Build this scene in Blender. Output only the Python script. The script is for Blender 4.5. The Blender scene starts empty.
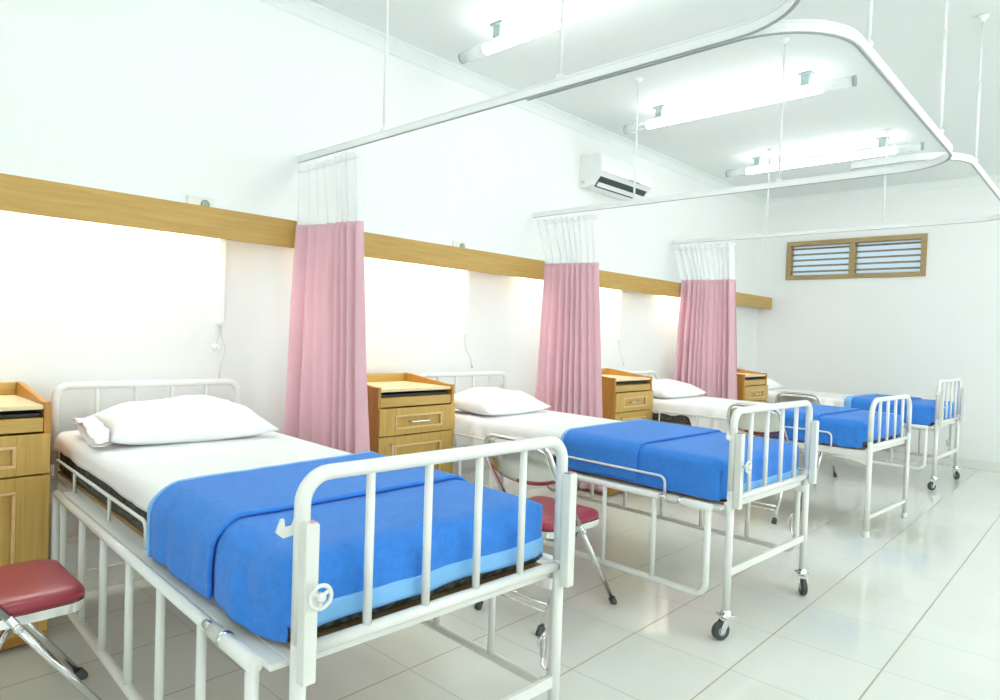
import bpy, bmesh, math, random
from mathutils import Vector, Matrix, noise
rnd = random.Random(5)
PI = math.pi
COL = bpy.context.scene.collection

# ------------------------------------------------------------------ materials
def new_mat(name):
    m = bpy.data.materials.new(name); m.use_nodes = True
    nt = m.node_tree; b = nt.nodes['Principled BSDF']
    return m, nt, b
def N(nt, kind, **kw):
    n = nt.nodes.new(kind)
    for k, v in kw.items(): setattr(n, k, v)
    return n
def setin(n, **kw):
    for k, v in kw.items(): n.inputs[k.replace('_', ' ')].default_value = v
def rgb(c): return (c[0], c[1], c[2], 1.0)
def plain(name, c, rough=.5, metal=0., var=.04, scale=12., bump=0., bscale=200., coat=0.):
    """painted / moulded surface with a slight procedural mottling and grain"""
    m, nt, b = new_mat(name)
    tc = N(nt, 'ShaderNodeTexCoord'); no = N(nt, 'ShaderNodeTexNoise'); setin(no, Scale=scale, Detail=3.)
    nt.links.new(tc.outputs['Object'], no.inputs['Vector'])
    mx = N(nt, 'ShaderNodeMix', data_type='RGBA')
    mx.inputs['A'].default_value = rgb([x*(1-var) for x in c]); mx.inputs['B'].default_value = rgb([min(1, x*(1+var)) for x in c])
    nt.links.new(no.outputs['Fac'], mx.inputs['Factor']); nt.links.new(mx.outputs['Result'], b.inputs['Base Color'])
    b.inputs['Roughness'].default_value = rough; b.inputs['Metallic'].default_value = metal
    if coat: b.inputs['Coat Weight'].default_value = coat
    if bump:
        n2 = N(nt, 'ShaderNodeTexNoise'); setin(n2, Scale=bscale, Detail=2.)
        nt.links.new(tc.outputs['Object'], n2.inputs['Vector'])
        bp = N(nt, 'ShaderNodeBump'); setin(bp, Strength=bump, Distance=.002)
        nt.links.new(n2.outputs['Fac'], bp.inputs['Height']); nt.links.new(bp.outputs['Normal'], b.inputs['Normal'])
    return m
def wood(name, c1, c2, axis='Z', rough=.4):
    m, nt, b = new_mat(name)
    tc = N(nt, 'ShaderNodeTexCoord'); mp = N(nt, 'ShaderNodeMapping')
    sc = {'X': (1.5, 30, 30), 'Y': (30, 1.5, 30), 'Z': (30, 30, 1.5)}[axis]
    mp.inputs['Scale'].default_value = sc
    nt.links.new(tc.outputs['Object'], mp.inputs['Vector'])
    no = N(nt, 'ShaderNodeTexNoise'); setin(no, Scale=2.0, Detail=6., Roughness=.65, Distortion=.6)
    nt.links.new(mp.outputs['Vector'], no.inputs['Vector'])
    cr = N(nt, 'ShaderNodeValToRGB')
    cr.color_ramp.elements[0].position = .3; cr.color_ramp.elements[0].color = rgb(c2)
    cr.color_ramp.elements[1].position = .68; cr.color_ramp.elements[1].color = rgb(c1)
    nt.links.new(no.outputs['Fac'], cr.inputs['Fac']); nt.links.new(cr.outputs['Color'], b.inputs['Base Color'])
    b.inputs['Roughness'].default_value = rough
    return m
def emit(name, c, s):
    m, nt, b = new_mat(name)
    b.inputs['Base Color'].default_value = rgb((.9, .9, .9))
    b.inputs['Emission Color'].default_value = rgb(c); b.inputs['Emission Strength'].default_value = s
    return m
def clear(name, tint, t, rough=.08):
    m, nt, b = new_mat(name)
    b.inputs['Base Color'].default_value = rgb(tint); b.inputs['Roughness'].default_value = rough
    tr = N(nt, 'ShaderNodeBsdfTransparent'); mx = N(nt, 'ShaderNodeMixShader'); mx.inputs['Fac'].default_value = t
    nt.links.new(b.outputs['BSDF'], mx.inputs[1]); nt.links.new(tr.outputs['BSDF'], mx.inputs[2])
    nt.links.new(mx.outputs['Shader'], nt.nodes['Material Output'].inputs['Surface'])
    return m
def cloth(name, c, var=.06, scale=30., trans=0., weave=900., bump=.25, sheen=.2):
    m, nt, b = new_mat(name)
    tc = N(nt, 'ShaderNodeTexCoord'); no = N(nt, 'ShaderNodeTexNoise'); setin(no, Scale=scale, Detail=5.)
    nt.links.new(tc.outputs['Object'], no.inputs['Vector'])
    mx = N(nt, 'ShaderNodeMix', data_type='RGBA')
    mx.inputs['A'].default_value = rgb([x*(1-var) for x in c]); mx.inputs['B'].default_value = rgb([min(1, x*(1+var)) for x in c])
    nt.links.new(no.outputs['Fac'], mx.inputs['Factor']); nt.links.new(mx.outputs['Result'], b.inputs['Base Color'])
    setin(b, Roughness=.9); b.inputs['Specular IOR Level'].default_value = .15
    b.inputs['Sheen Weight'].default_value = sheen
    n2 = N(nt, 'ShaderNodeTexNoise'); setin(n2, Scale=weave, Detail=1.)
    nt.links.new(tc.outputs['Object'], n2.inputs['Vector'])
    bp = N(nt, 'ShaderNodeBump'); setin(bp, Strength=bump, Distance=.003)
    nt.links.new(n2.outputs['Fac'], bp.inputs['Height']); nt.links.new(bp.outputs['Normal'], b.inputs['Normal'])
    if trans:
        tl = N(nt, 'ShaderNodeBsdfTranslucent'); nt.links.new(mx.outputs['Result'], tl.inputs['Color'])
        ms = N(nt, 'ShaderNodeMixShader'); ms.inputs['Fac'].default_value = trans
        nt.links.new(b.outputs['BSDF'], ms.inputs[1]); nt.links.new(tl.outputs['BSDF'], ms.inputs[2])
        nt.links.new(ms.outputs['Shader'], nt.nodes['Material Output'].inputs['Surface'])
    return m

M = {}
M['wall'] = plain('wall_paint', (.86, .875, .865), .75, var=.015, scale=1.5, bump=.06, bscale=60)
M['ceiling'] = plain('ceiling_paint', (.80, .845, .835), .8, var=.015, scale=1.5)
M['cornice'] = plain('cornice_plaster', (.82, .86, .85), .7, var=.01)
M['skirting'] = plain('skirting_tile', (.78, .79, .74), .35, var=.03)
M['white_metal'] = plain('white_enamel', (.79, .80, .765), .32, var=.03, scale=25)
M['sleeve_metal'] = plain('aged_white_enamel', (.75, .765, .72), .4, var=.05, scale=30)
M['chrome'] = plain('chrome', (.80, .81, .80), .16, metal=1., var=.03)
M['steel'] = plain('polished_steel', (.74, .76, .74), .12, metal=1., var=.03)
M['rubber'] = plain('dark_rubber', (.06, .075, .075), .6, var=.15, scale=40)
M['black'] = plain('black_plastic', (.03, .035, .04), .5)
M['grey'] = plain('grey_bracket_paint', (.33, .41, .42), .5)
M['rail_alu'] = plain('curtain_track_enamel', (.84, .86, .855), .35, var=.02)
M['track_slot'] = plain('track_slot_shadow_grey', (.42, .45, .45), .5)
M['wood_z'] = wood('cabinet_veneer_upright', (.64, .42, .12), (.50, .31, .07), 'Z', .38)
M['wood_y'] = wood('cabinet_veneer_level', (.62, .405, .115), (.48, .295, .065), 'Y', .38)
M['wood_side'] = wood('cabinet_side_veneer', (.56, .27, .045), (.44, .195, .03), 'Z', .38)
M['wood_trim'] = wood('cabinet_trim_veneer', (.80, .56, .27), (.70, .46, .20), 'Y', .4)
M['wood_top'] = wood('cabinet_top_laminate', (.86, .72, .44), (.79, .63, .34), 'Y', .35)
M['pelmet'] = wood('pelmet_veneer', (.56, .355, .095), (.45, .27, .06), 'Y', .45)
M['louvre'] = wood('louvre_wood', (.43, .32, .15), (.34, .24, .10), 'X', .5)
M['deck'] = wood('plywood_deck', (.38, .24, .10), (.26, .15, .06), 'X', .7)
M['sheet'] = cloth('white_cotton_sheet', (.90, .905, .91), .02, 12, weave=700, bump=.1, sheen=.1)
M['pillow'] = cloth('white_pillowcase', (.90, .905, .91), .02, 12, weave=700, bump=.1, sheen=.1)
M['blanket'] = cloth('blue_wool_blanket', (.045, .235, .74), .20, 60, weave=420, bump=.6, sheen=.15)
M['hem'] = cloth('pale_blue_satin_hem', (.22, .50, .86), .06, 20, weave=600, bump=.1)
M['pink'] = cloth('pink_curtain_cloth', (.86, .57, .64), .05, 8, trans=.22, weave=800, bump=.15)
M['vinyl'] = plain('maroon_vinyl', (.36, .035, .06), .32, var=.1, scale=15, bump=.1, bscale=500, coat=.2)
M['tube_lamp'] = emit('lit_fluorescent_tube', (.97, 1., .99), 4.8)
M['pelmet_lamp'] = emit('lit_pelmet_tube', (1., 1., .98), 14.)
M['clear'] = clear('clear_lamp_sleeve', (.80, .86, .86), .6)
M['mesh'] = clear('white_net_header', (.90, .92, .92), .30, .9)
m, nt, b = new_mat('frosted_glass')
tr = N(nt, 'ShaderNodeBsdfTranslucent'); tr.inputs['Color'].default_value = (.36, .40, .43, 1)
nt.links.new(tr.outputs['BSDF'], nt.nodes['Material Output'].inputs['Surface'])
M['frosted'] = m
M['ac'] = plain('white_moulded_plastic', (.83, .845, .83), .35, var=.01)
M['dark_vent'] = plain('dark_vent_slot', (.04, .06, .06), .6)
M['trunk'] = plain('white_trunking_plastic', (.88, .89, .88), .4, var=.01)
M['cord'] = plain('grey_white_cord', (.62, .64, .62), .5)
M['socket'] = plain('ivory_socket', (.80, .80, .72), .4)
M['socket_hole'] = plain('socket_recess', (.34, .36, .27), .6)

# mattress ticking: dark grey-green with a faint leafy figure
m, nt, b = new_mat('dark_mattress_ticking')
tc = N(nt, 'ShaderNodeTexCoord'); no = N(nt, 'ShaderNodeTexNoise'); setin(no, Scale=22., Detail=4., Distortion=3.)
nt.links.new(tc.outputs['Object'], no.inputs['Vector'])
cr = N(nt, 'ShaderNodeValToRGB')
for p, c in ((0, (.035, .04, .035)), (1, (.13, .15, .13))):
    e = cr.color_ramp.elements[p]; e.color = rgb(c); e.position = (.42, .62)[p]
nt.links.new(no.outputs['Fac'], cr.inputs['Fac']); nt.links.new(cr.outputs['Color'], b.inputs['Base Color']); setin(b, Roughness=.8)
M['ticking'] = m

# floor tiles: wide tan joints along the room, thin grey joints across it
m, nt, b = new_mat('glazed_floor_tiles')
tc = N(nt, 'ShaderNodeTexCoord'); sp = N(nt, 'ShaderNodeSeparateXYZ'); nt.links.new(tc.outputs['Object'], sp.inputs['Vector'])
def mth(op, a, bb=None):
    n = N(nt, 'ShaderNodeMath', operation=op)
    for i, v in enumerate((a, bb)):
        if v is None: continue
        if isinstance(v, (int, float)): n.inputs[i].default_value = v
        else: nt.links.new(v, n.inputs[i])
    return n.outputs[0]
PXT, PYT = .399, .4235
ux = mth('DIVIDE', mth('SUBTRACT', sp.outputs['X'], 2.297 - .5*PXT), PXT)
uy = mth('DIVIDE', mth('SUBTRACT', sp.outputs['Y'], 2.785 - .5*PYT), PYT)
dx = mth('MULTIPLY', mth('ABSOLUTE', mth('SUBTRACT', mth('FRACT', ux), .5)), PXT)
dy = mth('MULTIPLY', mth('ABSOLUTE', mth('SUBTRACT', mth('FRACT', uy), .5)), PYT)
gx = mth('LESS_THAN', dx, .0028); gy = mth('LESS_THAN', dy, .0020)
cell = N(nt, 'ShaderNodeCombineXYZ'); nt.links.new(mth('FLOOR', ux), cell.inputs[0]); nt.links.new(mth('FLOOR', uy), cell.inputs[1])
wn = N(nt, 'ShaderNodeTexWhiteNoise', noise_dimensions='3D'); nt.links.new(cell.outputs[0], wn.inputs['Vector'])
no = N(nt, 'ShaderNodeTexNoise'); setin(no, Scale=3., Detail=4.); nt.links.new(tc.outputs['Object'], no.inputs['Vector'])
f = mth('ADD', mth('MULTIPLY', wn.outputs['Value'], .35), mth('MULTIPLY', no.outputs['Fac'], .65))
t1 = N(nt, 'ShaderNodeMix', data_type='RGBA'); t1.inputs['A'].default_value = rgb((.69, .715, .655)); t1.inputs['B'].default_value = rgb((.755, .78, .73))
nt.links.new(f, t1.inputs['Factor'])
t2 = N(nt, 'ShaderNodeMix', data_type='RGBA'); t2.inputs['B'].default_value = rgb((.44, .45, .39)); nt.links.new(gy, t2.inputs['Factor']); nt.links.new(t1.outputs['Result'], t2.inputs['A'])
t3 = N(nt, 'ShaderNodeMix', data_type='RGBA'); t3.inputs['B'].default_value = rgb((.40, .35, .24)); nt.links.new(gx, t3.inputs['Factor']); nt.links.new(t2.outputs['Result'], t3.inputs['A'])
nt.links.new(t3.outputs['Result'], b.inputs['Base Color'])
gm = mth('MAXIMUM', gx, gy)
nt.links.new(mth('ADD', .10, mth('MULTIPLY', gm, .5)), b.inputs['Roughness'])
bp = N(nt, 'ShaderNodeBump'); setin(bp, Strength=.4, Distance=.0015)
nt.links.new(mth('SUBTRACT', 1., gm), bp.inputs['Height']); nt.links.new(bp.outputs['Normal'], b.inputs['Normal'])
M['floor'] = m

# ------------------------------------------------------------------ mesh helpers
def fillet(pts, r, seg=6, closed=False):
    """round the corners of a polyline"""
    pts = [Vector(p) for p in pts]; n = len(pts); out = []
    for i, p in enumerate(pts):
        if not closed and i in (0, n-1): out.append(p); continue
        a, c = pts[i-1], pts[(i+1) % n]
        d1, d2 = (a-p), (c-p); l1, l2 = d1.length, d2.length; d1.normalize(); d2.normalize()
        ang = d1.angle(d2)
        if ang > PI-.02: out.append(p); continue
        rr = min(r, min(l1, l2)*.48*math.tan(ang/2))
        t = rr/math.tan(ang/2); cen = p + (d1+d2).normalized()*(rr/math.sin(ang/2))
        s, e = p+d1*t-cen, p+d2*t-cen
        tot = s.angle(e); ax = s.cross(e).normalized()
        for k in range(seg+1): out.append(cen + Matrix.Rotation(tot*k/seg, 3, ax) @ s)
    return out
def section_sweep(bm, pts, sec, closed=False, cap=True, up=Vector((0, 0, 1)), smooth=True):
    """sweep a closed 2D section (list of (side, up)) along pts"""
    pts = [Vector(p) for p in pts]; n = len(pts); rings = []; ref = None
    for i, p in enumerate(pts):
        if closed: d = pts[(i+1) % n]-pts[i-1]
        else: d = pts[min(i+1, n-1)]-pts[max(i-1, 0)]
        d.normalize()
        if ref is None:
            u = up if abs(d.dot(up)) < .95 else Vector((1, 0, 0))
            ref = (u-d*u.dot(d)).normalized()
        else:
            ref = (ref-d*ref.dot(d)).normalized()
        s = d.cross(ref)
        rings.append([bm.verts.new(p+s*a+ref*c) for a, c in sec])
    k = len(sec)
    for i in range(n if closed else n-1):
        A, B = rings[i], rings[(i+1) % n]
        for j in range(k):
            f = bm.faces.new((A[j], A[(j+1) % k], B[(j+1) % k], B[j])); f.smooth = smooth
    if cap and not closed:
        bm.faces.new(rings[0][::-1]); bm.faces.new(rings[-1])
def tube(bm, pts, r, n=12, closed=False, round_r=None, seg=6):
    if round_r: pts = fillet(pts, round_r, seg, closed)
    sec = [(r*math.cos(2*PI*j/n), r*math.sin(2*PI*j/n)) for j in range(n)]
    section_sweep(bm, pts, sec, closed)
def box(bm, x0, x1, y0, y1, z0, z1, bev=.0, seg=2, mat=0):
    vs = [bm.verts.new((x, y, z)) for x in (x0, x1) for y in (y0, y1) for z in (z0, z1)]
    fs = [bm.faces.new([vs[i] for i in q]) for q in ((0, 1, 3, 2), (4, 6, 7, 5), (0, 4, 5, 1), (2, 3, 7, 6), (0, 2, 6, 4), (1, 5, 7, 3))]
    for f in fs: f.material_index = mat
    if bev:
        es = list({e for f in fs for e in f.edges})
        r = bmesh.ops.bevel(bm, geom=es, offset=bev, segments=seg, affect='EDGES', profile=.5)
        for f in r['faces']: f.smooth = True; f.material_index = mat
    return vs
def prism(bm, poly, axis, a0, a1, smooth=False):
    """extrude a polygon in the two other axes along `axis`"""
    def pt(p, a):
        return {'x': (a, p[0], p[1]), 'y': (p[0], a, p[1]), 'z': (p[0], p[1], a)}[axis]
    A = [bm.verts.new(pt(p, a0)) for p in poly]; B = [bm.verts.new(pt(p, a1)) for p in poly]
    n = len(poly)
    for i in range(n):
        f = bm.faces.new((A[i], A[(i+1) % n], B[(i+1) % n], B[i])); f.smooth = smooth
    bm.faces.new(A[::-1]); bm.faces.new(B)
def lathe(bm, prof, cen, axis, n=20):
    """prof = [(radius, along)]"""
    ax = Vector(axis).normalized(); u = Vector((0, 0, 1)) if abs(ax.z) < .9 else Vector((1, 0, 0))
    u = (u-ax*u.dot(ax)).normalized(); w = ax.cross(u); cen = Vector(cen)
    rings = [[bm.verts.new(cen+ax*a+(u*math.cos(2*PI*j/n)+w*math.sin(2*PI*j/n))*max(r, 1e-4)) for j in range(n)] for r, a in prof]
    for A, B in zip(rings, rings[1:]):
        for j in range(n):
            f = bm.faces.new((A[j], A[(j+1) % n], B[(j+1) % n], B[j])); f.smooth = True
    bm.faces.new(rings[0][::-1]); bm.faces.new(rings[-1])
def grid(bm, fn, nu, nv, mat=0, closed_u=False):
    vs = [[bm.verts.new(fn(i/nu, j/nv)) for j in range(nv+1)] for i in range(nu+(0 if closed_u else 1))]
    for i in range(nu):
        for j in range(nv):
            A, B = vs[i], vs[(i+1) % len(vs)]
            f = bm.faces.new((A[j], B[j], B[j+1], A[j+1])); f.smooth = True; f.material_index = mat
def obj(name, bm, mats, parent=None, fix=True):
    if fix: bmesh.ops.recalc_face_normals(bm, faces=bm.faces[:])
    me = bpy.data.meshes.new(name); bm.to_mesh(me); bm.free()
    for mm in (mats if isinstance(mats, (list, tuple)) else [mats]): me.materials.append(M[mm] if isinstance(mm, str) else mm)
    o = bpy.data.objects.new(name, me); COL.objects.link(o)
    if parent: o.parent = parent
    return o
def solidify(o, t, off=1.):
    md = o.modifiers.new('thickness', 'SOLIDIFY'); md.thickness = t; md.offset = off
def tag(o, label, cat, group=None):
    o['label'] = label; o['category'] = cat
    if group: o['group'] = group
    return o
def thing(name, label, cat, loc=(0, 0, 0), rz=0., group=None):
    o = bpy.data.objects.new(name, None); COL.objects.link(o); o.empty_display_size = .1
    o.location = loc; o.rotation_euler = (0, 0, rz)
    return tag(o, label, cat, group)
def structure(name, bm, mats):
    o = obj(name, bm, mats); o['kind'] = 'structure'; return o
def copy_tree(o, parent=None):
    c = o.copy(); COL.objects.link(c)
    if parent: c.parent = parent
    for ch in list(o.children): copy_tree(ch, c)
    return c
def NB(): return bmesh.new()

# ------------------------------------------------------------------ the room
XR, YF, YB, ZC = 6.2, -2.2, 8.16, 2.92
bm = NB(); box(bm, -.12, XR+.12, YF-.12, YB+.12, -.12, 0); structure('floor', bm, 'floor')
bm = NB(); box(bm, -.12, XR+.12, YF-.12, YB+.12, ZC, ZC+.12); structure('ceiling', bm, 'ceiling')
bm = NB(); box(bm, -.12, 0, YF-.12, YB+.12, 0, ZC); structure('wall_left', bm, 'wall')
LX0, LX1, LZ0, LZ1 = .32, 1.755, 1.95, 2.40
bm = NB()
box(bm, 0, LX0+.02, YB, YB+.12, 0, ZC); box(bm, LX1-.02, XR, YB, YB+.12, 0, ZC)
box(bm, LX0+.02, LX1-.02, YB, YB+.12, 0, LZ0+.02); box(bm, LX0+.02, LX1-.02, YB, YB+.12, LZ1-.02, ZC)
structure('wall_back', bm, 'wall')
WZ0, WZ1 = 1.0, 2.5
RW = [(1.0, 2.8), (3.6, 5.4), (6.1, 7.9)]           # unseen window openings added along y across the aisle, for fill daylight
FW = [(3.0, 4.8)]                        # unseen window opening added along x behind the camera, for fill daylight
bm = NB(); box(bm, XR, XR+.12, YF-.12, YB+.12, 0, WZ0); box(bm, XR, XR+.12, YF-.12, YB+.12, WZ1, ZC)
e = [YF-.12]+[v for a in RW for v in a]+[YB+.12]
for k in range(0, len(e), 2): box(bm, XR, XR+.12, e[k], e[k+1], WZ0, WZ1)
structure('wall_right', bm, 'wall')
bm = NB(); box(bm, 0, XR, YF-.12, YF, 0, WZ0); box(bm, 0, XR, YF-.12, YF, WZ1, ZC)
e = [0]+[v for a in FW for v in a]+[XR]
for k in range(0, len(e), 2): box(bm, e[k], e[k+1], YF-.12, YF, WZ0, WZ1)
structure('wall_front', bm, 'wall')
def added_casement(n, a, b, along, pos):  # windows out of view, added to let in brightening daylight
    w = bpy.data.objects.new('window_%d' % n, None); COL.objects.link(w); w['kind'] = 'structure'
    bm = NB()
    def bx(u0, u1, z0, z1):
        if along == 'y': box(bm, pos+.03, pos+.09, u0, u1, z0, z1, .004)
        else: box(bm, u0, u1, pos-.09, pos-.03, z0, z1, .004)
    bx(a, b, WZ0, WZ0+.05); bx(a, b, WZ1-.05, WZ1); bx(a, a+.05, WZ0+.05, WZ1-.05); bx(b-.05, b, WZ0+.05, WZ1-.05)
    c = (a+b)/2; bx(c-.03, c+.03, WZ0+.05, WZ1-.05)
    obj('window_frame', bm, 'white_metal', w)
n_ = 2
for a, c in RW: added_casement(n_, a, c, 'y', XR); n_ += 1
for a, c in FW: added_casement(n_, a, c, 'x', YF); n_ += 1
# skirting tiles and a stepped cornice
bm = NB(); box(bm, 0, .012, YF, YB, 0, .095, .003); structure('baseboard_left', bm, 'skirting')
bm = NB(); box(bm, .012, XR, YB-.012, YB, 0, .095, .003); structure('baseboard_back', bm, 'skirting')
cprof = [(0, 0), (.085, 0), (.084, -.006), (.06, -.014), (.04, -.027), (.022, -.044), (.01, -.06), (.0, -.066)]
bm = NB(); prism(bm, [(x, ZC+z) for x, z in cprof], 'y', YF, YB); structure('trim_1', bm, 'cornice')
bm = NB(); prism(bm, [(YB-x, ZC+z) for x, z in cprof], 'x', .08, XR); structure('trim_2', bm, 'cornice')

# louvred ventilation window high on the back wall
w = bpy.data.objects.new('window_1', None); COL.objects.link(w); w['kind'] = 'structure'; w.location = (LX0, YB, LZ0)
W_, H_ = LX1-LX0, LZ1-LZ0
bm = NB(); fw = .052
box(bm, 0, W_, -.022, .09, H_-fw, H_, .003); box(bm, 0, W_, -.022, .09, 0, fw, .003)
box(bm, 0, fw, -.022, .09, fw, H_-fw, .003); box(bm, W_-fw, W_, -.022, .09, fw, H_-fw, .003)
obj('window_frame', bm, 'louvre', w)
bm = NB(); box(bm, W_/2-.03, W_/2+.03, -.018, .09, fw, H_-fw, .003); obj('mullion', bm, 'louvre', w)
for x0, x1 in ((fw, W_/2-.03), (W_/2+.03, W_-fw)):
    for k in range(5):
        z = fw+(H_-2*fw)*(k+.75)/5.2
        bm = NB(); prism(bm, [(-.005, z-.014), (.004, z-.018), (.05, z+.004), (.041, z+.008)], 'x', x0-.004, x1+.004)
        obj('slat', bm, 'louvre', w)

bm = NB(); box(bm, fw-.004, W_-fw+.004, .066, .072, fw-.004, H_-fw+.004); obj('frosted_pane', bm, 'frosted', w)  # pane added behind the slats to dim the bright sky

# ------------------------------------------------------------------ pelmet along the headboard wall
t = thing('light_pelmet', 'long light-wood pelmet board running along the headboard wall above the beds', 'pelmet', (0, 0, 0))
bm = NB(); box(bm, .148, .168, -2.1, 8.155, 1.602, 1.742, .002); obj('front_board', bm, 'pelmet', t)
bm = NB(); box(bm, .002, .1475, -2.1, 8.155, 1.722, 1.738, .002); obj('top_board', bm, 'trunk', t)
for i, (a, bb) in enumerate(((.22, 1.42), (1.98, 3.12), (3.74, 5.03), (5.75, 6.85))):
    t = thing('pelmet_tube', ['hidden tube light behind the pelmet, glowing over the nearest bed', 'tube light behind the pelmet over the second bed from the camera',
              'tube light behind the pelmet over the third bed from the camera', 'tube light behind the pelmet over the farthest bed'][i], 'tube light', (.075, a, 1.688), group='tube lights behind the pelmet')
    bm = NB(); tube(bm, [(0, .03, 0), (0, bb-a-.03, 0)], .013); obj('lamp', bm, 'pelmet_lamp', t)
    for y in (0., bb-a-.03):
        bm = NB(); box(bm, -.02, .02, y, y+.03, -.02, .034, .003); obj('lamp_holder', bm, 'trunk', t)

# cable trunking with nurse-call cord, one per bed
cord_lab = ['call cord with round push button hanging above the headboard of the nearest bed', 'plain call cord hanging on the wall above the second bed from the camera',
            'call cord hanging on the wall above the third bed from the camera']
trunk_lab = ['white vertical cable trunking on the wall above the nearest bed', 'white vertical cable trunking on the wall above the second bed',
             'white vertical cable trunking on the wall above the third bed']
for i, (y, zb) in enumerate(((1.475, 1.20), (3.165, 1.185), (5.07, 1.18))):
    t = thing('cable_trunking', trunk_lab[i], 'trunking', (0, y, zb), group='trunkings below the pelmet')
    bm = NB(); box(bm, 0.0005, .026, -.016, .016, 0, 1.72-zb, .003); obj('cover', bm, 'trunk', t)
    bm = NB(); box(bm, .003, .021, -.011, .011, -.012, .0, .002); obj('end_cap', bm, 'socket', t)
    t = thing('call_cord', cord_lab[i], 'call cord', (.014, y, zb-.012), group='nurse call cords')
    if i == 0:
        bm = NB(); tube(bm, fillet([(0, 0, 0), (.004, 0, -.03), (.012, -.022, -.085)], .02), .0022, 8)
        tube(bm, fillet([(0, .003, 0), (.004, .006, -.05), (.01, .022, -.11), (.012, .012, -.17), (.012, 0, -.2), (.012, -.004, -.26)], .05), .0022, 8); obj('cord', bm, 'cord', t)
        bm = NB(); lathe(bm, [(.001, 0), (.014, .001), (.019, .006), (.016, .012), (.001, .0125)], (.006, -.026, -.105), (1, 0, 0)); obj('push_button', bm, 'trunk', t)
        bm = NB(); lathe(bm, [(.005, .0), (.005, .003)], (.017, -.026, -.105), (1, 0, 0), 12); obj('button_dot', bm, 'cord', t)
    else:
        s = .9 if i == 1 else 1.0
        bm = NB(); tube(bm, fillet([(0, 0, 0), (.004, 0, -.05), (.006, .012*s, -.10), (.006, .05*s, -.15*s), (.004, .075*s, -.17), (.004, .065*s, -.175), (.006, .08*s, -.2)], .03), .0022, 8); obj('cord', bm, 'cord', t)
        bm = NB(); lathe(bm, [(.001, 0), (.006, .003), (.006, .018), (.001, .02)], (.006, .08*s, -.2), (0, .2, -1), 10); obj('push_button', bm, 'cord', t)
for i, y in enumerate((1.375, 3.10)):
    t = thing('wall_socket', ['small ivory wall socket peeping over the pelmet left of the nearest curtain', 'small ivory wall socket peeping over the pelmet above the second bed'][i], 'socket', (0, y, 1.776), group='sockets above the pelmet')
    bm = NB(); box(bm, .0005, .012, -.07, .055, -.03, .032, .004); obj('plate', bm, 'socket', t)
    bm = NB(); lathe(bm, [(.001, 0), (.02, 0), (.022, .007), (.017, .010), (.001, .010)], (.0122, .012, .0), (1, 0, 0)); obj('outlet', bm, 'socket_hole', t)

# ------------------------------------------------------------------ split air conditioner
t = thing('air_conditioner', 'white split air conditioner high on the headboard wall', 'air conditioner', (0, 4.42, 2.41))
L = .80
prof = [(.0005, .0), (.06, -.002), (.11, .012), (.165, .075), (.192, .115), (.197, .16), (.192, .245), (.17, .258), (.0005, .258)]
bm = NB(); prism(bm, prof, 'y', 0, L); o = obj('body', bm, 'ac', t)
md = o.modifiers.new('b', 'BEVEL'); md.width = .006; md.segments = 2
bm = NB(); prism(bm, [(.1935, .112), (.2035, .118), (.206, .165), (.2, .25), (.19, .262), (.188, .25), (.1985, .165)], 'y', .006, L-.006); o = obj('front_panel', bm, 'ac', t)
bm = NB(); prism(bm, [(.112, .010), (.118, .004), (.176, .078), (.170, .084)], 'y', .05, L-.05); obj('air_outlet', bm, 'dark_vent', t)
bm = NB(); prism(bm, [(.128, .013), (.134, .008), (.155, .034), (.149, .04)], 'y', .055, L-.055); obj('louver_flap', bm, 'ac', t)
bm = NB(); box(bm, .203, .209, .42, .58, .108, .122, .002); obj('display_strip', bm, 'grey', t)
bm = NB(); box(bm, .02, .05, -.003, .0, .03, .055, .001); obj('screw_cover', bm, 'cord', t)

# ------------------------------------------------------------------ ceiling tube lights (from the fourth on: unseen, added to brighten the ward)
def make_tube(label):
    t = thing('fluorescent_light', label, 'ceiling light', (0, 0, 0), group='ceiling tube lights')
    bm = NB(); tube(bm, [(-.615, 0, -.115), (.615, 0, -.115)], .031, 16); obj('lit_tube', bm, 'tube_lamp', t)
    for s in (-1, 1):
        bm = NB(); tube(bm, [(s*.616, 0, -.115), (s*.80, 0, -.115)], .033, 16); obj('clear_sleeve', bm, 'clear', t)
        bm = NB(); lathe(bm, [(.02, 0), (.034, .0), (.034, .012), (.02, .014)], (s*.80 + (0 if s > 0 else -.013), 0, -.115), (1, 0, 0)); obj('end_cap', bm, 'grey', t)
        bm = NB(); box(bm, s*.52-.045, s*.52+.045, -.03, .03, -.016, -.001, .003); box(bm, s*.52-.026, s*.52+.026, -.022, .022, -.085, -.016, .002)
        obj('bracket', bm, 'grey', t)
    return t
spots = [(1.21, 2.70, 'lit ceiling tube nearest the camera, cut by the top edge of the photo'), (1.235, 4.42, 'lit ceiling tube in the middle of the row of three, over the second bed'),
         (1.26, 6.17, 'lit ceiling tube farthest from the camera, near the louvred vent'), (1.21, .85, 'lit ceiling tube over the nearest bed, above the frame'),
         (2.6, -1.0, 'lit ceiling tube behind the camera')]
for x, row in ((3.85, 'nearer'), (5.2, 'farther')):  # unseen rows of tubes, added for more light from above
    for y, opp in ((.85, 'the nearest bed'), (2.70, 'the second bed'), (4.42, 'the third bed'), (6.17, 'the farthest bed')):
        spots.append((x, y, 'lit ceiling tube in the %s row across the aisle, opposite %s' % (row, opp)))
proto = None
for x, y, lab in spots:
    o = make_tube(lab) if proto is None else copy_tree(proto)
    if proto is None: proto = o
    o['label'] = lab; o.location = (x, y, ZC)

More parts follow.
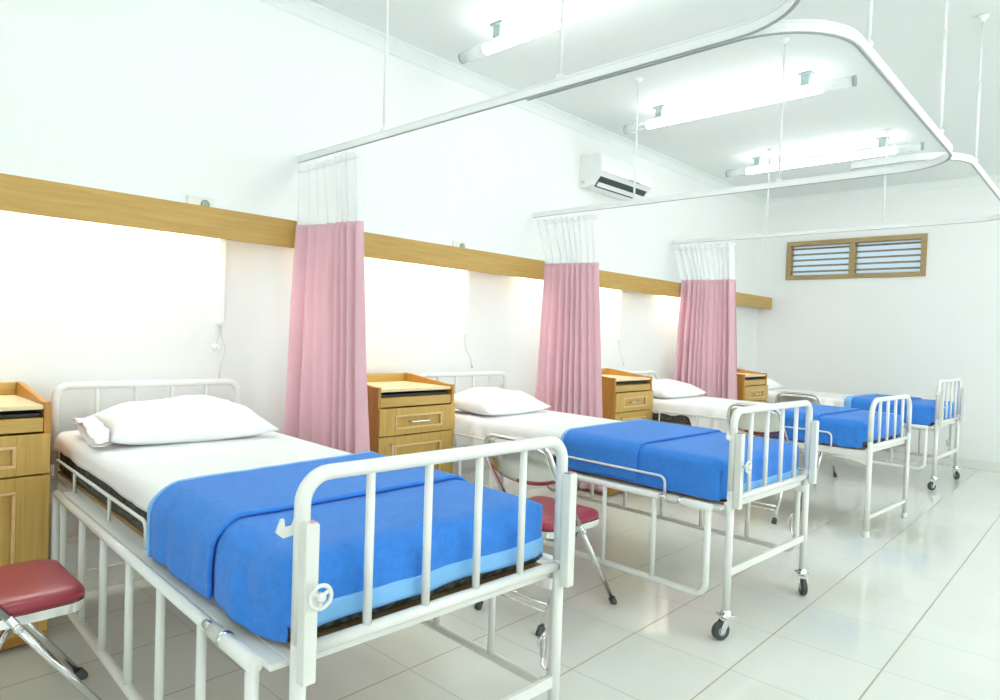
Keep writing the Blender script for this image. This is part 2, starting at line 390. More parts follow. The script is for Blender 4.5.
# ------------------------------------------------------------------ hospital beds.  local: X from head post (0) to foot post, Y across (-Y is the camera side)
BL, HW = 2.08, .378          # length between posts, half distance of the posts
def add_sleeve(bm, x, y, z0, z1):
    sec = [(-.013, -.013), (.013, -.013), (.013, .013), (-.013, .013)]
    section_sweep(bm, [(x, y, z0), (x, y, z1)], sec, smooth=False)
def end_frame(par, name, x, s, top, r_corner, nbars, sleeves=True, low=.12, dz=0.):
    r = .0155
    bm = NB()
    tube(bm, [(x, -HW, .60), (x, -HW, top), (x, HW, top), (x, HW, .60)], r, 14, round_r=r_corner, seg=8)
    tube(bm, [(x, -HW, .592+dz*.6), (x, HW, .592+dz*.6)], .0135)
    for k in range(nbars):
        y = -HW+2*HW*(k+1)/(nbars+1)
        tube(bm, [(x, y, .592+dz*.6), (x, y, top-.004)], .0095, 10)
    h = obj(name, bm, 'white_metal', par)
    for y in (-HW, HW):
        bm = NB(); tube(bm, [(x, y, low), (x, y, .60)], r, 14); obj('leg', bm, 'white_metal', par)
    if sleeves:
        for y in (-HW, HW):
            bm = NB(); dx = s*.0295
            box(bm, x+dx-.014, x+dx+.014, y-.014, y+.014, .535, .835, .003)
            o = obj('sleeve', bm, 'sleeve_metal', h)
            bm = NB(); box(bm, x+dx-.011, x+dx+.011, y-.011, y+.011, .835, .838); obj('sleeve_cap', bm, 'chrome', h)
    return h
def caster(par, x, y, ang):
    c = thing('caster', '', '', (x, y, 0), ang); del c['label'], c['category']; c.parent = par
    bm = NB(); lathe(bm, [(.012, .085), (.02, .088), (.026, .094), (.026, .1), (.017, .118), (.012, .125)], (0, 0, 0), (0, 0, 1))
    for s in (-1, 1):
        prism(bm, [(-.018, .088), (.014, .088), (.03, .06), (.034, .03), (.018, .03)], 'y', s*.017-.0015, s*.017+.0015)
    box(bm, -.03, .03, -.028, .028, .098, .102, .001)
    o = obj('caster', bm, 'chrome', par); o.location = (x, y, 0); o.rotation_euler.z = ang
    bpy.data.objects.remove(c)
    bm = NB(); lathe(bm, [(.018, -.012), (.034, -.012), (.0375, -.008), (.0375, .008), (.034, .012), (.018, .012)], (.022, 0, .0378), (0, 1, 0), 24); w_ = obj('wheel', bm, 'rubber', o)
    bm = NB(); lathe(bm, [(.004, -.0135), (.018, -.013), (.018, .013), (.004, .0135)], (.022, 0, .0378), (0, 1, 0), 16); obj('wheel_hub', bm, 'grey', o)
def frame_and_deck(par, dz, flange=True):
    bm = NB()
    for s in (-1, 1):   # angle-iron side members
        a, b_ = (HW-.03, HW+.047) if flange else (HW-.03, HW+.010)
        box(bm, .0, BL-.02, min(s*(HW-.03), s*(HW+.012)), max(s*(HW-.03), s*(HW+.012)), .566+dz, .578+dz, .002)
        if flange: box(bm, .38, BL-.02, min(s*(HW+.012), s*b_), max(s*(HW+.012), s*b_), .566+dz, .578+dz, .002)
        a, b_ = (HW-.03, HW-.02) if flange else (HW-.004, HW+.012)
        box(bm, .0, BL, min(s*a, s*b_), max(s*a, s*b_), .535+dz, .566+dz, .002)
    box(bm, BL-.028, BL-.016, -HW, HW, .562+dz, .592+dz, .002)
    for x in (.02, .7, 1.38): box(bm, x, x+.03, -HW, HW, .545+dz, .568+dz, .002)
    obj('bed_frame', bm, 'white_metal', par)
    bm = NB(); box(bm, .02, BL-.03, -HW+.010, HW-.010, .5785+dz, .589+dz, .002); obj('deck', bm, 'deck', par)
def guard_rail(par, x0, x1, posts, dz, ztop=.655):
    bm = NB(); y = -HW-(.037 if dz < -.03 else .016); ztop += dz; zl = .575+dz
    tube(bm, [(x0, y, zl), (x0, y, ztop), (x1, y, ztop), (x1, y, zl)], .0055, 8, round_r=.03)
    for x in posts: tube(bm, [(x, y, zl), (x, y, ztop)], .0055, 8)
    obj('guard_rail', bm, 'white_metal', par)
def side_rail(par, s, dz):
    """drop-down side rail hanging below the mattress"""
    y = s*(HW+.062); zt, zb = .572+dz, .215+dz
    bm = NB()
    tube(bm, [(.37, y, zt), (1.79, y, zt)], .0135)
    tube(bm, [(1.83, y, zt), (2.03, y, zt)], .0165)
    tube(bm, [(2.018, y, zt), (2.018, y, zb), (.37, y, zb), (.37, y, zt)], .0135, round_r=.05)
    for x in (.49, .75, 1.0, 1.255, 1.505, 1.768): tube(bm, [(x, y, zb), (x, y, zt)], .011, 10)
    for x in (.45, 1.1, 1.86): box(bm, x, x+.03, min(s*(HW+.03), y), max(s*(HW+.03), y), zt-.012, zt-.0065, .001)
    r = obj('side_rail', bm, 'white_metal', par)
    bm = NB(); tube(bm, [(1.78, y, zt), (1.84, y, zt)], .0105); obj('rail_joint', bm, 'chrome', r)
    bm = NB(); lathe(bm, [(.017, 0), (.0185, .003), (.0185, .012), (.017, .014)], (1.885, y, zt), (1, 0, 0)); obj('rail_collar', bm, 'chrome', r)
    if s > 0:   # spring catch on the end upright
        bm = NB(); box(bm, 1.995, 2.01, y-.03, y-.012, .29, .35, .004); tube(bm, fillet([(2.005, y-.02, .36), (1.99, y-.035, .33), (2.0, y-.02, .3), (2.01, y-.035, .27), (2.018, y-.02, .26)], .02), .004, 8); obj('catch', bm, 'chrome', r)
def crank(par, x, y, z):
    bm = NB(); tube(bm, [(x, y, z), (x+.03, y, z)], .006, 8)
    c = Vector((x+.03, y, z)); R = .0215
    tube(bm, [c+Vector((0, R*math.cos(a), R*math.sin(a))) for a in [2*PI*k/20 for k in range(20)]], .0042, 8, closed=True)
    for k in range(3):
        a = .5+2*PI*k/3; tube(bm, [c, c+Vector((0, R*math.cos(a), R*math.sin(a)))], .004, 8)
    lathe(bm, [(.009, -.004), (.009, .006), (.005, .008)], c, (1, 0, 0), 12)
    obj('crank_wheel', bm, 'sleeve_metal', par)
def bar(name, par, p0, p1, h=.022, w=.006):
    bm = NB(); sec = [(-w/2, -h/2), (w/2, -h/2), (w/2, h/2), (-w/2, h/2)]
    section_sweep(bm, [p0, p1], sec, smooth=False); return obj(name, bm, 'white_metal', par)
def make_bed_with_casters(dz):
    t = thing('hospital_bed', '', 'hospital bed', (0, 0, 0), group='white ward beds')
    end_frame(t, 'headboard', 0, -1, .92, .05, 4)
    fb = end_frame(t, 'footboard', BL, 1, .92, .055, 4, dz=dz)
    bm = NB(); prism(bm, [(-.008, .818), (.001, .842), (.007, .842), (.009, .826), (.024, .826), (.03, .843), (.034, .843), (.034, .81), (.006, .806)], 'x', BL-.003, BL+.003)
    o = obj('hook', bm, 'sleeve_metal', fb); o.location = (-.005, -HW-.042, 0)
    crank(fb, BL+.035, -HW+.006, .706)
    frame_and_deck(t, dz)
    guard_rail(t, .40 if dz < -.03 else .12, 1.80 if dz < -.03 else 1.23, (.42, .87), dz)
    side_rail(t, -1, dz); side_rail(t, 1, dz)
    bar('cross_bar', t, (BL, -HW, .27), (BL, HW, .27), .03, .012); bar('cross_bar', t, (0, -HW, .27), (0, HW, .27), .03, .012)
    for x, y, a in ((0, -HW, 2.6), (0, HW, .4), (BL, -HW, -PI/2-.45), (BL, HW, -.9)): caster(t, x, y, a)
    return t
def make_plain_bed():
    t = thing('hospital_bed', '', 'hospital bed', (0, 0, 0), group='white ward beds')
    end_frame(t, 'headboard', 0, -1, .89, .09, 4, False, .012)
    end_frame(t, 'footboard', BL, 1, .86, .10, 4, False, .012, dz=BZ[2])
    dz = BZ[2]; frame_and_deck(t, dz, False)
    for s in (-1, 1):
        bm = NB(); prism(bm, [(BL-.01, .53), (BL-.30, .53), (BL-.28, .51), (BL-.2, .495), (BL-.01, .45)], 'y', s*HW-.004, s*HW+.011); obj('gusset', bm, 'white_metal', t)
    guard_rail(t, .12, 1.86, (.36, .56, .9), dz, .672)
    bar('cross_bar', t, (BL, -HW, .12), (BL, HW, .12), .022, .012); bar('cross_bar', t, (0, -HW, .12), (0, HW, .12), .022, .012)
    for x in (0, BL):
        for y in (-HW, HW):
            bm = NB(); lathe(bm, [(.018, 0), (.019, .004), (.018, .03), (.0165, .034)], (x, y, 0), (0, 0, 1), 16); obj('foot_cap', bm, 'white_metal', t)
    return t
BZ = (-.015, -.042, -.04, -.05)   # how low each platform is cranked
BEDS = [  # head centre y, foot centre y, kind
    (1.135, 1.045), (3.075, 2.965), (5.16, 5.015), (7.10, 7.0)]
BEDLAB = ['white tubular hospital bed nearest the camera, hand wheel on its foot post', 'white hospital bed on casters second from the camera, between the first two curtains',
          'lower white hospital bed without casters, rounder foot end, third from the camera', 'white hospital bed on casters farthest away, beside the back wall']
beds = []; proto = None
for i, (yh, yf) in enumerate(BEDS):
    if i == 2: o = make_plain_bed()
    elif i == 3: o = copy_tree(proto)
    else: o = proto = make_bed_with_casters(BZ[i])
    o['label'] = BEDLAB[i]; o.location = (.12, yh, 0); o.rotation_euler.z = math.atan2(yf-yh, 2.08)
    beds.append(o)

# ------------------------------------------------------------------ bedding (each piece lies on the bed: a thing of its own)
def sm(e0, e1, v):
    q = min(1, max(0, (v-e0)/(e1-e0))); return q*q*(3-2*q)
def nz(x, y, s=1., seed=0.): return noise.noise(Vector((x*s+seed*7.3, y*s-seed*3.1, seed*1.7)))
def wrap(v, edge, r, flare=0.):
    q = v-(edge-r)
    if q <= 0: return v, 0.
    if q < r*PI/2: return edge-r+r*math.sin(q/r), r*(1-math.cos(q/r))
    e = q-r*PI/2; return edge+e*flare, r+e
def drape_fn(X1, Yh, zt, r, flare, wr, seed, foot=True, hump=None, zmin=None, RC=.05):
    def fn(s, t):
        px, dx = wrap(s, X1, r, flare) if foot else (s, 0.)
        a, dyy = wrap(abs(t), Yh, r, flare); py = math.copysign(a, t)
        d = (dx**5+dyy**5)**.2 if (dx > 0 and dyy > 0) else dx+dyy
        k = sm(0, .06, d)
        w = nz(s, t, 7., seed)*.6+nz(s, t, 16., seed+3)*.4
        side = nz(s*1.0, .3 if t > 0 else -.3, 9., seed+5)
        z = zt-d + wr*w*(.35+k*.6)
        if dyy > 0: py += math.copysign(wr*k*(1.3*side+.8*w), t)
        if dx > 0: px += wr*k*(1.2*nz(t, .7, 8., seed+9)+.6*w)
        if hump:
            q = hump(s, t, d); px += q[0]; py += q[1]; z += q[2]
        if zmin is not None and z < zmin: z = zmin + .002*w
        cx, cy = max(0, px-(X1-RC)), max(0, abs(py)-(Yh-RC)); q = math.hypot(cx, cy)   # foot corners rounded in plan
        if q > RC and cx > 0 and cy > 0: px = X1-RC+cx*RC/q; py = math.copysign(Yh-RC+cy*RC/q, py)
        return Vector((px, py, z))
    return fn
def mattress(i, par):
    o = thing('mattress', ['dark patterned mattress of the nearest bed, its side showing below the white sheet', 'mattress on the second bed, under white sheet and flat blue blanket',
              'black-sided mattress on the low bed without casters', 'mattress on the farthest bed by the back wall'][i], 'mattress', par.location, par.rotation_euler.z, 'ward mattresses')
    o.location.z = BZ[i]; bm = NB(); box(bm, .03, BL-.055, -HW+.010, HW-.010, .59, .742, .016, 3); obj('cover', bm, 'ticking', o)
    bm = NB()
    for z in (.612, .722):
        tube(bm, fillet([(.03, -HW+.012, z), (BL-.055, -HW+.012, z), (BL-.055, HW-.012, z), (.03, HW-.012, z)], .03, 5, True), .004, 6, closed=True)
    obj('piping', bm, 'ticking', o)
    return o
def sheet(i, par):
    lab = ['smooth white sheet on the nearest bed', 'white sheet with rumpled overhang on the second bed, beside the second cabinet', 'white sheet bunched over the side of the low third bed', 'white sheet on the farthest bed, below the back wall'][i]
    seed = 11+i*5; fn = drape_fn(BL-.047, HW, .7475, .035, .03, (.004, .007, .008, .008)[i], seed, True, RC=(.085, .05, .06, .05)[i])
    x0 = .022; x1 = BL+(-.01 if i == 0 else .02)
    def hemN(s):   # drop on the camera side
        base = .056 if i == 0 else .092
        if i == 1: base = .10+.075*sm(.9, .1, s)+.02*nz(s, 0, 6, 2)
        if i == 2: base = .085+.105*sm(.80, .88, s)*sm(1.35, 1.25, s)+.012*nz(s, 0, 9, 2)
        if i == 3: base = .10+.06*sm(.9, 1.1, s)*sm(1.7, 1.4, s)+.02*nz(s, 0, 7, 2)
        return base+.012*nz(s, .2, 5, seed)
    bm = NB(); nu, nv = 110, 70
    def g(u, v):
        s = x0+(x1-x0)*u; tN = HW-.035+.055+hemN(s)-.02; tF = HW+.10
        p = fn(s, -tN+(tN+tF)*v)
        if i in (1, 2, 3):   # ruffles on the overhang
            k = sm(HW-.01, HW+.06, tN-(tN+tF)*v)
            p.y += -.016*k*(1+math.sin(s*38+3*nz(s, 1, 4, seed)))*(sm(.8, .5, s) if i == 1 else sm(.7, .9, s)) * (1 if s < 1.4 else 0)
        return p
    grid(bm, g, nu, nv)
    o = obj('bed_sheet', bm, 'sheet'); solidify(o, .003)
    o.location = par.location; o.location.z = BZ[i]; o.rotation_euler.z = par.rotation_euler.z
    tag(o, lab, 'sheet', 'white bed sheets'); return o
def pillow(i, x, y, z, rz, tilt, w, d, h, seed, flange=True):
    lab = ['white pillow with an open crumpled pillowcase end, on the nearest bed', 'plump white pillow on the second bed, between two curtains', 'white pillow with pointed corner on the third bed', 'white pillow on the farthest bed, half hidden by the last cabinet'][i]
    o = thing('pillow', lab, 'pillow', (x, y, z), rz, 'white pillows'); o.rotation_euler.y = tilt
    nu, nv = 44, 32
    def surf(sgn):
        def fn(u, v):
            a, c = u*2-1, v*2-1                      # a across the bed, c along it
            th = (max(0, 1-abs(a)**2.6)**.55)*(max(0, 1-abs(c)**2.6)**.55)
            pin = 1-.10*(1-abs(c)**2)*abs(a)**3      # edges pulled in, corners stick out
            pin2 = 1-.12*(1-abs(a)**2)*abs(c)**3
            xx = c*d/2*pin2; yy = a*w/2*pin
            zz = h*th*(.72 if sgn > 0 else .28)*(1+.16*nz(a, c, 1.6, seed)) * sgn
            zz += .007*(nz(a, c, 3.2, seed+2)+.6*nz(a*1.5, c*.6, 6, seed+3))*(th+.1)*(1 if sgn > 0 else .3)
            zz += .012*(abs(a)**4)*(abs(c)**4)
            return Vector((xx, yy, zz+h*.28))
        return fn
    bm = NB(); grid(bm, surf(1), nu, nv); grid(bm, surf(-1), nu, nv)
    bmesh.ops.remove_doubles(bm, verts=bm.verts[:], dist=.0008)
    obj('pillowcase', bm, 'pillow', o)
    if flange:     # the loose open end of the case
        bm = NB()
        def fl(u, v):
            c = v*2-1; e = u
            th = .5*(1-abs(c)**2)**.5
            return Vector((c*d/2*(.90+.06*e), -w/2*.955-e*.055+.016*nz(c, e, 3, seed+4), h*.28+(1 if True else 0)*(th*h*.45*(1-e*.35))+.012*nz(c*2, e, 2.5, seed+6)))
        grid(bm, fl, 8, 24)
        def fl2(u, v):
            c = v*2-1; e = u
            return Vector((c*d/2*(.90+.06*e), -w/2*.955-e*.05, h*.28-.02*(1-abs(c)**2)+.008*nz(c*2, e, 2.5, seed+8)-.012*e))
        grid(bm, fl2, 8, 24)
        f = obj('open_end', bm, 'pillow', o); solidify(f, .002, 0)
    return o
def blanket(i, par):
    lab = ['blue wool blanket slumping over the foot corner of the nearest bed', 'flat blue blanket with a folded top half on the second bed', 'blue blanket tucked on the low third bed behind a thin guard rail', 'blue blanket on the farthest bed, below the back wall'][i]
    seed = 40+i*6
    x0 = (1.27, 1.19, 1.38, 1.36)[i]; fold = (1.71, 1.64, 1.76, 1.78)[i]; X1 = BL-.034
    wr = (.009, .004, .004, .004)[i]; zt = .7585; r = (.055, .035, .04, .035)[i]
    zmin = .592
    def hump(s, t, d):
        if i: return (0, 0, 0)
        # slack cloth gathered at the camera-side foot corner
        k = sm(1.45, 1.95, s)*sm(.25, .40, -t)
        b = math.sin((s*1.1+t*.9)*17+nz(s, t, 3, 5)*2.2)
        f = sm(.05, .12, d)
        return (.012*k*b, -.012*k*f-.014*k*b*f, .010*k*b)
    Yh = HW+(.010, .008, .008, .008)[i]; RC = (.085, .05, .06, .05)[i]
    fn = drape_fn(X1, Yh, zt, r, (.02, .0, .0, .0)[i], wr, seed, True, hump, zmin, RC)
    skew = (.045, .02, .0, .0)[i]
    footd = (.092, .125, .09, .11)[i]
    nearD, farD = (.15, .165, .175, .16)[i], (.125, .14, .14, .14)[i]
    def layer(bm, sa, sb, lift, nu, nv, out=.0, dn=0., jag=True):
        def g(u, v):
            s = sa+(sb-sa)*u
            tN = HW+nearD+dn+(.012*nz(s, 1, 5, seed) if jag else 0); tF = HW+farD
            t_ = -tN+(tN+tF)*v
            p = fn(s+skew*(-t_/HW)*(1-sm(x0, fold+.3, s)), t_); k = sm(HW-.05, HW+.02, abs(t_))
            p.z += lift*(1-k); p.y += math.copysign((lift+out)*k, t_); p.x += 0
            return p
        grid(bm, g, nu, nv)
    bm = NB(); ln = X1+footd+.02
    layer(bm, x0+.02, ln, 0, 70, 90)
    o = obj('blanket', bm, 'blanket'); solidify(o, .006)
    o.location = par.location; o.location.z = BZ[i]; o.rotation_euler.z = par.rotation_euler.z
    tag(o, lab, 'blanket', 'blue blankets')
    bm = NB(); layer(bm, x0, fold, .009, 44, 90, .002, -.012 if i else .0)
    f = obj('folded_layer', bm, 'blanket', o); solidify(f, .011)
    md = f.modifiers.new('round', 'BEVEL'); md.width = .004; md.segments = 2; md.limit_method = 'ANGLE'; md.angle_limit = 1.0
    if i in (0, 1):
        bm = NB(); layer(bm, ln-.042, ln+.001, .003, 5, 90, .003, -nearD-.035); h_ = obj('hem', bm, 'hem', o); solidify(h_, .007)
        h_['label'] = 'pale blue satin hem'
    bm = NB(); layer(bm, x0-.006, x0+(.05 if i == 3 else .008), .014, 3, 90, .007, -.012 if i else .0); h_ = obj('hem', bm, 'hem', o); solidify(h_, .008)
    h_['label'] = 'pale blue satin hem'
    return o
for i, bd in enumerate(beds):
    mattress(i, bd); sheet(i, bd); blanket(i, bd)
pillow(0, .51, 1.11, .750+BZ[0], -.10, .07, .62, .46, .155, 3, True)
pillow(1, .46, 3.02, .748+BZ[1], .02, .06, .60, .42, .15, 4, False)
pillow(2, .46, 5.13, .748+BZ[2], -.05, .05, .66, .42, .14, 7, False)
pillow(3, .42, 7.06, .748+BZ[3], .0, .05, .62, .42, .13, 9, False)

# ------------------------------------------------------------------ bedside cabinets. local: origin at back bottom centre, front faces +X
CD, CW = .45, .54
def make_cabinet():
    t = thing('bedside_cabinet', '', 'bedside cabinet', (0, 0, 0), group='wooden bedside cabinets'); hw = CW/2
    for s in (-1, 1):
        bm = NB(); y0, y1 = sorted((s*hw, s*(hw-.02)))
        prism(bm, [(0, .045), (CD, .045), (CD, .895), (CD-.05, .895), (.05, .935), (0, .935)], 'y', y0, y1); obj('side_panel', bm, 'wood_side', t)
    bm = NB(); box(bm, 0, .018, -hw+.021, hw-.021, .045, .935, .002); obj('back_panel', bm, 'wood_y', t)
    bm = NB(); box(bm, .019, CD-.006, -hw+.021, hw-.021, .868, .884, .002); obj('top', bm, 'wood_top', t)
    bm = NB(); box(bm, .019, CD-.03, -hw+.021, hw-.021, .842, .852, .001); o = obj('pull_out_shelf', bm, 'black', t)  # black colour paints in the shade of the gap under the top
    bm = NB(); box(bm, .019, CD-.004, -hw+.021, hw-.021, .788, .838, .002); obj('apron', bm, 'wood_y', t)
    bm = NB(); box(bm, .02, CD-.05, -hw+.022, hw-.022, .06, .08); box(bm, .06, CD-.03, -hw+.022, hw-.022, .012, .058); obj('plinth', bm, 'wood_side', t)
    for s in (-1, 1):
        for x in (.05, CD-.05):
            bm = NB(); lathe(bm, [(.014, 0), (.016, .004), (.016, .04), (.014, .045)], (x, s*(hw-.012), 0), (0, 0, 1), 12); obj('foot', bm, 'black', t)
    def front(name, z0, z1, ix, iz0, iz1):
        """panelled front: stiles and rails around a sunken field with a pale bead"""
        f = NB(); x0, x1 = CD-.002, CD+.016; a = hw-.003
        box(f, x0, x1, -a, -ix, z0, z1, .002); box(f, x0, x1, ix, a, z0, z1, .002)
        box(f, x0, x1, -ix, ix, iz1, z1, .002); box(f, x0, x1, -ix, ix, z0, iz0, .002)
        box(f, x0, x0+.006, -ix, ix, iz0, iz1)
        p = obj(name, f, 'wood_z', t)
        f = NB(); b_ = .011
        box(f, x1-.006, x1+.004, -ix, ix, iz1-b_, iz1, .002); box(f, x1-.006, x1+.004, -ix, ix, iz0, iz0+b_, .002)
        box(f, x1-.006, x1+.004, -ix, -ix+b_, iz0+b_, iz1-b_, .002); box(f, x1-.006, x1+.004, ix-b_, ix, iz0+b_, iz1-b_, .002)
        obj('bead', f, 'wood_trim', p)
        return p, x1
    d, x1 = front('drawer', .638, .782, .165, .668, .745)
    bm = NB(); tube(bm, [(x1-.012, -.06, .706), (x1+.02, -.06, .706), (x1+.02, .06, .706), (x1-.012, .06, .706)], .0055, 10, round_r=.008); obj('handle', bm, 'chrome', d)
    d, x1 = front('door', .062, .632, .165, .12, .585)
    bm = NB(); tube(bm, [(x1-.004, -.195, .595), (x1+.024, -.195, .595), (x1+.024, -.195, .47), (x1-.004, -.195, .47)], .0055, 10, round_r=.008); obj('handle', bm, 'chrome', d)
    return t
cabs = [(.01, .39, 0, 'wooden bedside cabinet at the left edge, before the nearest bed'), (.03, 2.375, 0, 'wooden bedside cabinet between the first curtain and the second bed'),
        (.10, 4.48, 0, 'wooden bedside cabinet between the second curtain and the third bed'), (.30, 6.33, 0, 'small-looking wooden bedside cabinet beside the farthest curtain')]
proto = None
for x, y, rz, lab in cabs:
    o = make_cabinet() if proto is None else copy_tree(proto)
    if proto is None: proto = o
    o['label'] = lab; o.location = (x, y, 0); o.rotation_euler.z = rz

# ------------------------------------------------------------------ folding chairs. local: sitter faces +Y
def make_chair():
    t = thing('folding_chair', '', 'folding chair', (0, 0, 0), group='maroon folding chairs'); w = .195; r = .0105
    def side(s): return [(s*w, .278, .015), (s*w, .0, .41), (s*(w-.006), -.175, .665)]
    for s in (-1, 1):
        a, b_, c = side(s)
        bm = NB(); tube(bm, [a, b_], r); lg = obj('leg', bm, 'chrome', t)
        bm = NB(); lathe(bm, [(.013, -.006), (.016, .0), (.016, .03), (.0125, .034)], (s*w, .286, .004), (0, -.57, .82), 12); obj('rubber_foot', bm, 'rubber', lg)
    bm = NB(); (a, b1, c1), (_, b2, c2) = side(-1), side(1)
    tube(bm, [b1, c1, (-.165, -.205, .765), (.165, -.205, .765), c2, b2], r, 12, round_r=.085, seg=10); obj('back_frame', bm, 'chrome', t)
    for s in (-1, 1):
        bm = NB(); p0, p1 = (s*(w-.022), -.208, .02), (s*(w-.022), .015, .385)
        tube(bm, [p0, p1], r); lg = obj('leg', bm, 'chrome', t)
        bm = NB(); lathe(bm, [(.013, -.006), (.016, .0), (.016, .03), (.0125, .034)], (s*(w-.022), -.215, .006), (0, .52, .85), 12); obj('rubber_foot', bm, 'rubber', lg)
    bm = NB(); tube(bm, [(-w+.022, -.156, .105), (w-.022, -.156, .105)], .007, 10); tube(bm, [(-w+.022, -.17, .08), (w-.022, -.17, .08)], .004, 10); obj('stretcher', bm, 'chrome', t)
    # seat
    def rr(w_, y0, y1, rad, n=7):
        out = []
        for cx, cy, a0 in ((w_-rad, y1-rad, 0), (-w_+rad, y1-rad, PI/2), (-w_+rad, y0+rad, PI), (w_-rad, y0+rad, 1.5*PI)):
            out += [(cx+rad*math.cos(a0+PI/2*k/n), cy+rad*math.sin(a0+PI/2*k/n)) for k in range(n+1)]
        return out
    bm = NB(); rings = []
    for inset, z in ((.008, .404), (.0, .41), (.0, .424), (.006, .434), (.022, .441), (.06, .445), (.12, .446)):
        k = rr(.185-inset, -.175+inset, .195-inset, max(.055-inset*.5, .012)); rings.append([bm.verts.new((x, y, z)) for x, y in k])
    for A, B in zip(rings, rings[1:]):
        for j in range(len(A)):
            f = bm.faces.new((A[j], A[(j+1) % len(A)], B[(j+1) % len(A)], B[j])); f.smooth = True
    bm.faces.new(rings[0][::-1]); bm.faces.new(rings[-1]).smooth = True
    obj('seat', bm, 'vinyl', t)
    bm = NB(); k = rr(.182, -.17, .19, .05)
    sec = [(-.004, -.013), (.004, -.013), (.004, .013), (-.004, .013)]
    section_sweep(bm, [(x, y, .391) for x, y in k], sec, closed=True, smooth=False); obj('seat_rim', bm, 'chrome', t)
    bm = NB()
    for s in (-1, 1): lathe(bm, [(.012, -.004), (.012, .004), (.007, .007)], (s*(w+.012), .022, .378), (s, 0, 0), 12); obj('pivot_bolt', bm, 'chrome', t); bm = NB()
    bm.free()
    # backrest: polished steel shell outside, maroon vinyl pad inside
    def sh(off):
        def fn(u, v):
            a = u*2-1
            lo = .575+.035*abs(a)**2.5; hi = .752-.03*abs(a)**6
            z = lo+(hi-lo)*v; x = a*(.178-.012*v)
            yt = -.175+(.665-z)*.62 if z < .665 else -.175-(z-.665)*.34
            return Vector((x, yt-.03*(1-a*a)+off, z))
        return fn
    bm = NB(); grid(bm, sh(0), 24, 10); o = obj('back_shell', bm, 'steel', t); solidify(o, .003, 0)
    shp = sh(.014); bm = NB(); grid(bm, lambda u, v: shp(.05+.9*u, .04+.82*v), 24, 10); o = obj('back_pad', bm, 'vinyl', t); solidify(o, .018, 0)
    bm = NB(); tube(bm, [sh(.004)(k/24, 0) for k in range(25)], .005, 8); obj('pad_edge', bm, 'vinyl', t)
    return t
chairs = [(1.0, .40, 0, 'maroon folding chair at the left edge, beside the nearest bed'), (1.475, 2.27, 0, 'maroon folding chair with steel back seen through the nearest footboard'),
          (1.485, 4.69, 0, 'folding chair behind the footboard of the second bed'), (1.245, 6.225, 0, 'folding chair behind the low third bed, legs showing under it')]
proto = None
for x, y, rz, lab in chairs:
    o = make_chair() if proto is None else copy_tree(proto)
    if proto is None: proto = o
    o['label'] = lab; o.location = (x, y, 0); o.rotation_euler.z = rz

# ------------------------------------------------------------------ curtain tracks on ceiling rods
TRACK = [(-.008, -.017), (.008, -.017), (.008, -.012), (.0045, -.010), (.0045, .010), (.008, .012), (.008, .017), (-.008, .017), (-.008, .012), (-.0045, .010), (-.0045, -.010), (-.008, -.012)]
def track(label, pts, zr, rods):
    t = thing('curtain_track', label, 'curtain track', (0, 0, zr), group='ceiling curtain tracks')
    p = fillet([(x, y, 0) for x, y in pts], .26, 12)
    bm = NB(); section_sweep(bm, p, TRACK, smooth=False); rl = obj('rail', bm, 'rail_alu', t)
    bm = NB(); section_sweep(bm, [q-Vector((0, 0, .0185)) for q in p], [(-.004, -.0015), (.004, -.0015), (.004, .0015), (-.004, .0015)], smooth=False); obj('runner_slot', bm, 'track_slot', rl)
    for x, y in rods:
        top = ZC-zr
        bm = NB(); tube(bm, [(x, y, .017), (x, y, top-.004)], .0055, 8); tube(bm, [(x, y, .05), (x, y, top*.55)], .0075, 8)
        rd = obj('hanger_rod', bm, 'rail_alu', t)
        bm = NB(); lathe(bm, [(.008, -.03), (.012, -.02), (.026, -.006), (.026, 0)], (x, y, top-.001), (0, 0, 1), 14); obj('ceiling_flange', bm, 'rail_alu', rd)
        bm = NB(); box(bm, x-.012, x+.012, y-.012, y+.012, .0172, .03, .002); obj('clamp', bm, 'rail_alu', rd)
    return t
track('curtain track beginning above the first curtain and bending toward the camera', [(.006, 1.885), (2.70, 1.885), (2.70, -1.6)], 2.10, [(.76, 1.885), (1.79, 1.885), (2.70, .4)])
track('middle curtain track looping around the second bed', [(1.62, 1.904), (2.69, 1.904), (2.69, 3.85), (.006, 3.85)], 2.10, [(2.69, 2.26), (2.69, 3.36), (.88, 3.85), (1.83, 3.85)])
track('farthest curtain track looping around the third bed before the louvred vent', [(2.2, 3.869), (2.70, 3.869), (2.70, 5.97), (.006, 5.97)], 2.155, [(2.70, 4.2), (2.70, 5.45), (.93, 5.97), (1.86, 5.97)])

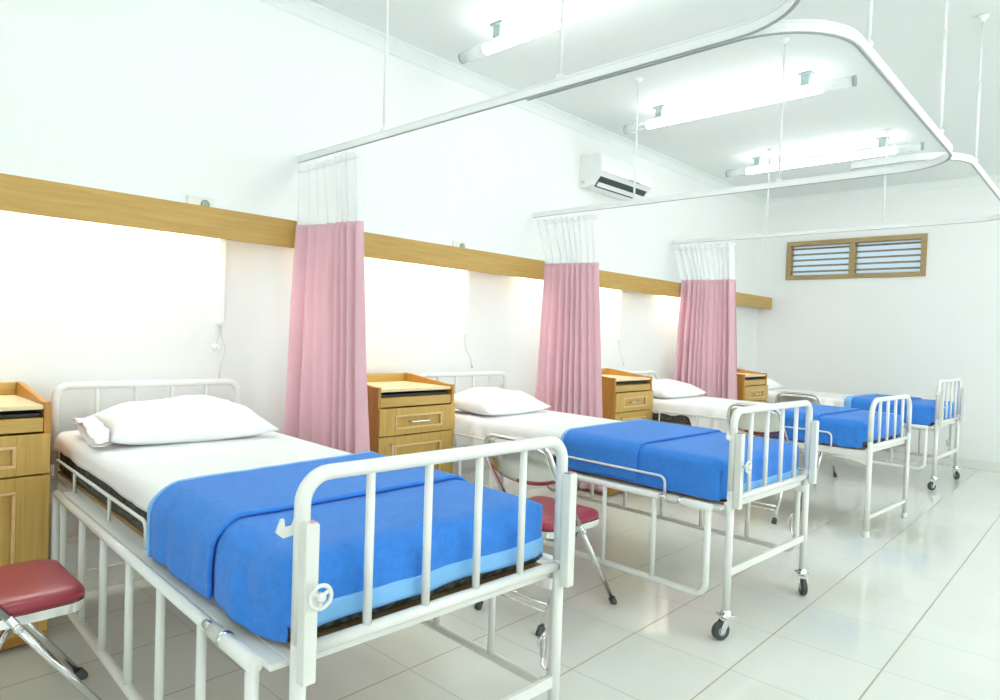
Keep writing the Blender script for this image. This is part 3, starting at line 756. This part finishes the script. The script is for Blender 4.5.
# ------------------------------------------------------------------ curtains
def curtain(label, y, zr, w_top, w_bot, x_bot, zb, n, seed, shift):
    t = thing('privacy_curtain', label, 'curtain', (.03, y, 0), group='pink ward curtains'); zs = zr-.385; zt = zr-.05
    def fold(u, z, amp_mul=1.):
        q = max(0., (zt-z)/(zt-zb)); pz = min(1., max(0., (zt-z)/(zt-1.765)))
        xl = .172*pz+x_bot*q; xr = w_top+(w_bot-w_top)*q           # the near edge is pushed out over the pelmet board
        ph = 2*PI*n*(u+.045*math.sin(5.1*u+seed)+.02*math.sin(13*u+seed*2)) + .5*math.sin(q*2.3+seed+u*3)
        amp = (.020+.022*q)*(.7+.45*math.sin(7*u+seed*1.7))*amp_mul
        sh = math.sin(ph)+.28*math.sin(2*ph+1.)
        return Vector((xl+u*(xr-xl)+.010*math.sin(ph*1.0+.8), amp*sh+(shift*q-.088*pz)*(1-u)**1.3+.01*nz(u*3, q*2, 1.5, seed), z))
    bm = NB(); grid(bm, lambda u, v: fold(u, zs-(zs-zb)*v), n*18, 34); o = obj('cloth_panel', bm, 'pink', t); solidify(o, .0025, 0)
    bm = NB(); grid(bm, lambda u, v: fold(u, zt-(zt-zs+.006)*v, .9), n*14, 12); o = obj('net_header', bm, 'mesh', t)
    bm = NB(); grid(bm, lambda u, v: fold(u, zt+.004-.035*v, .95), n*14, 3); o = obj('heading_tape', bm, 'sheet', t); solidify(o, .003, 0)
    bm = NB(); grid(bm, lambda u, v: fold(u, zb+.03-.034*v, 1.04), n*14, 2); o = obj('hem', bm, 'pink', t); solidify(o, .005, 0)
    for k in range(n+1):
        p = fold((k+.25)/(n+.6), zt); bm = NB()
        tube(bm, fillet([(p.x, 0, zr-.0205), (p.x, 0, zr-.034), (p.x, p.y*.5, zt+.006), (p.x, p.y, zt-.004)], .006, 3), .0025, 6); obj('hook', bm, 'trunk', t)
    return t
curtain('pink curtain with white net top nearest the camera, right of the nearest bed', 1.885, 2.10, .55, .70, -.045, .16, 8, 1.3, -.03)
curtain('pink curtain with white net top in the middle, behind the second bed pillow', 3.85, 2.10, .555, .70, -.045, .14, 9, 2.6, -.03)
curtain('pink curtain with white net top farthest from the camera, behind the third bed', 5.97, 2.155, .61, .71, -.045, .14, 10, 4.1, -.03)

# ------------------------------------------------------------------ sky behind the louvres, camera, colour management
sc = bpy.context.scene
wd = bpy.data.worlds.new('sky'); sc.world = wd; wd.use_nodes = True
bg = wd.node_tree.nodes['Background']; bg.inputs['Color'].default_value = (.90, .96, .95, 1); bg.inputs['Strength'].default_value = 2.3
def portal(loc, rot, sx, sy):     # sampling guides in the added window openings
    l = bpy.data.lights.new('window_daylight', 'AREA'); l.shape = 'RECTANGLE'; l.size = sx; l.size_y = sy; l.cycles.is_portal = True
    o = bpy.data.objects.new('window_daylight', l); COL.objects.link(o); o.location = loc; o.rotation_euler = rot
for a, c in RW: portal((XR+.10, (a+c)/2, (WZ0+WZ1)/2), (0, PI/2, 0), WZ1-WZ0, c-a)
for a, c in FW: portal(((a+c)/2, YF-.10, (WZ0+WZ1)/2), (PI/2, 0, 0), c-a, WZ1-WZ0)
cam = bpy.data.cameras.new('camera'); co = bpy.data.objects.new('camera', cam); COL.objects.link(co); sc.camera = co
cam.sensor_width = 36; cam.lens = 24.015; cam.clip_start = .02
R_ = Matrix(((.7301015, .68248183, .03421031), (-.04208895, -.00505559, .99910108), (.68204129, -.73088507, .02503385))).transposed()
co.matrix_world = Matrix.Translation((3.30, 0, 1.2)) @ R_.to_4x4()
vs = sc.view_settings; vs.view_transform = 'Standard'; vs.look = 'None'; vs.gamma = 1; vs.use_curve_mapping = False; vs.exposure = 1.2
sc.cycles.use_denoising = True
sc.cycles.max_bounces = 10; sc.cycles.diffuse_bounces = 6; sc.cycles.sample_clamp_indirect = 6
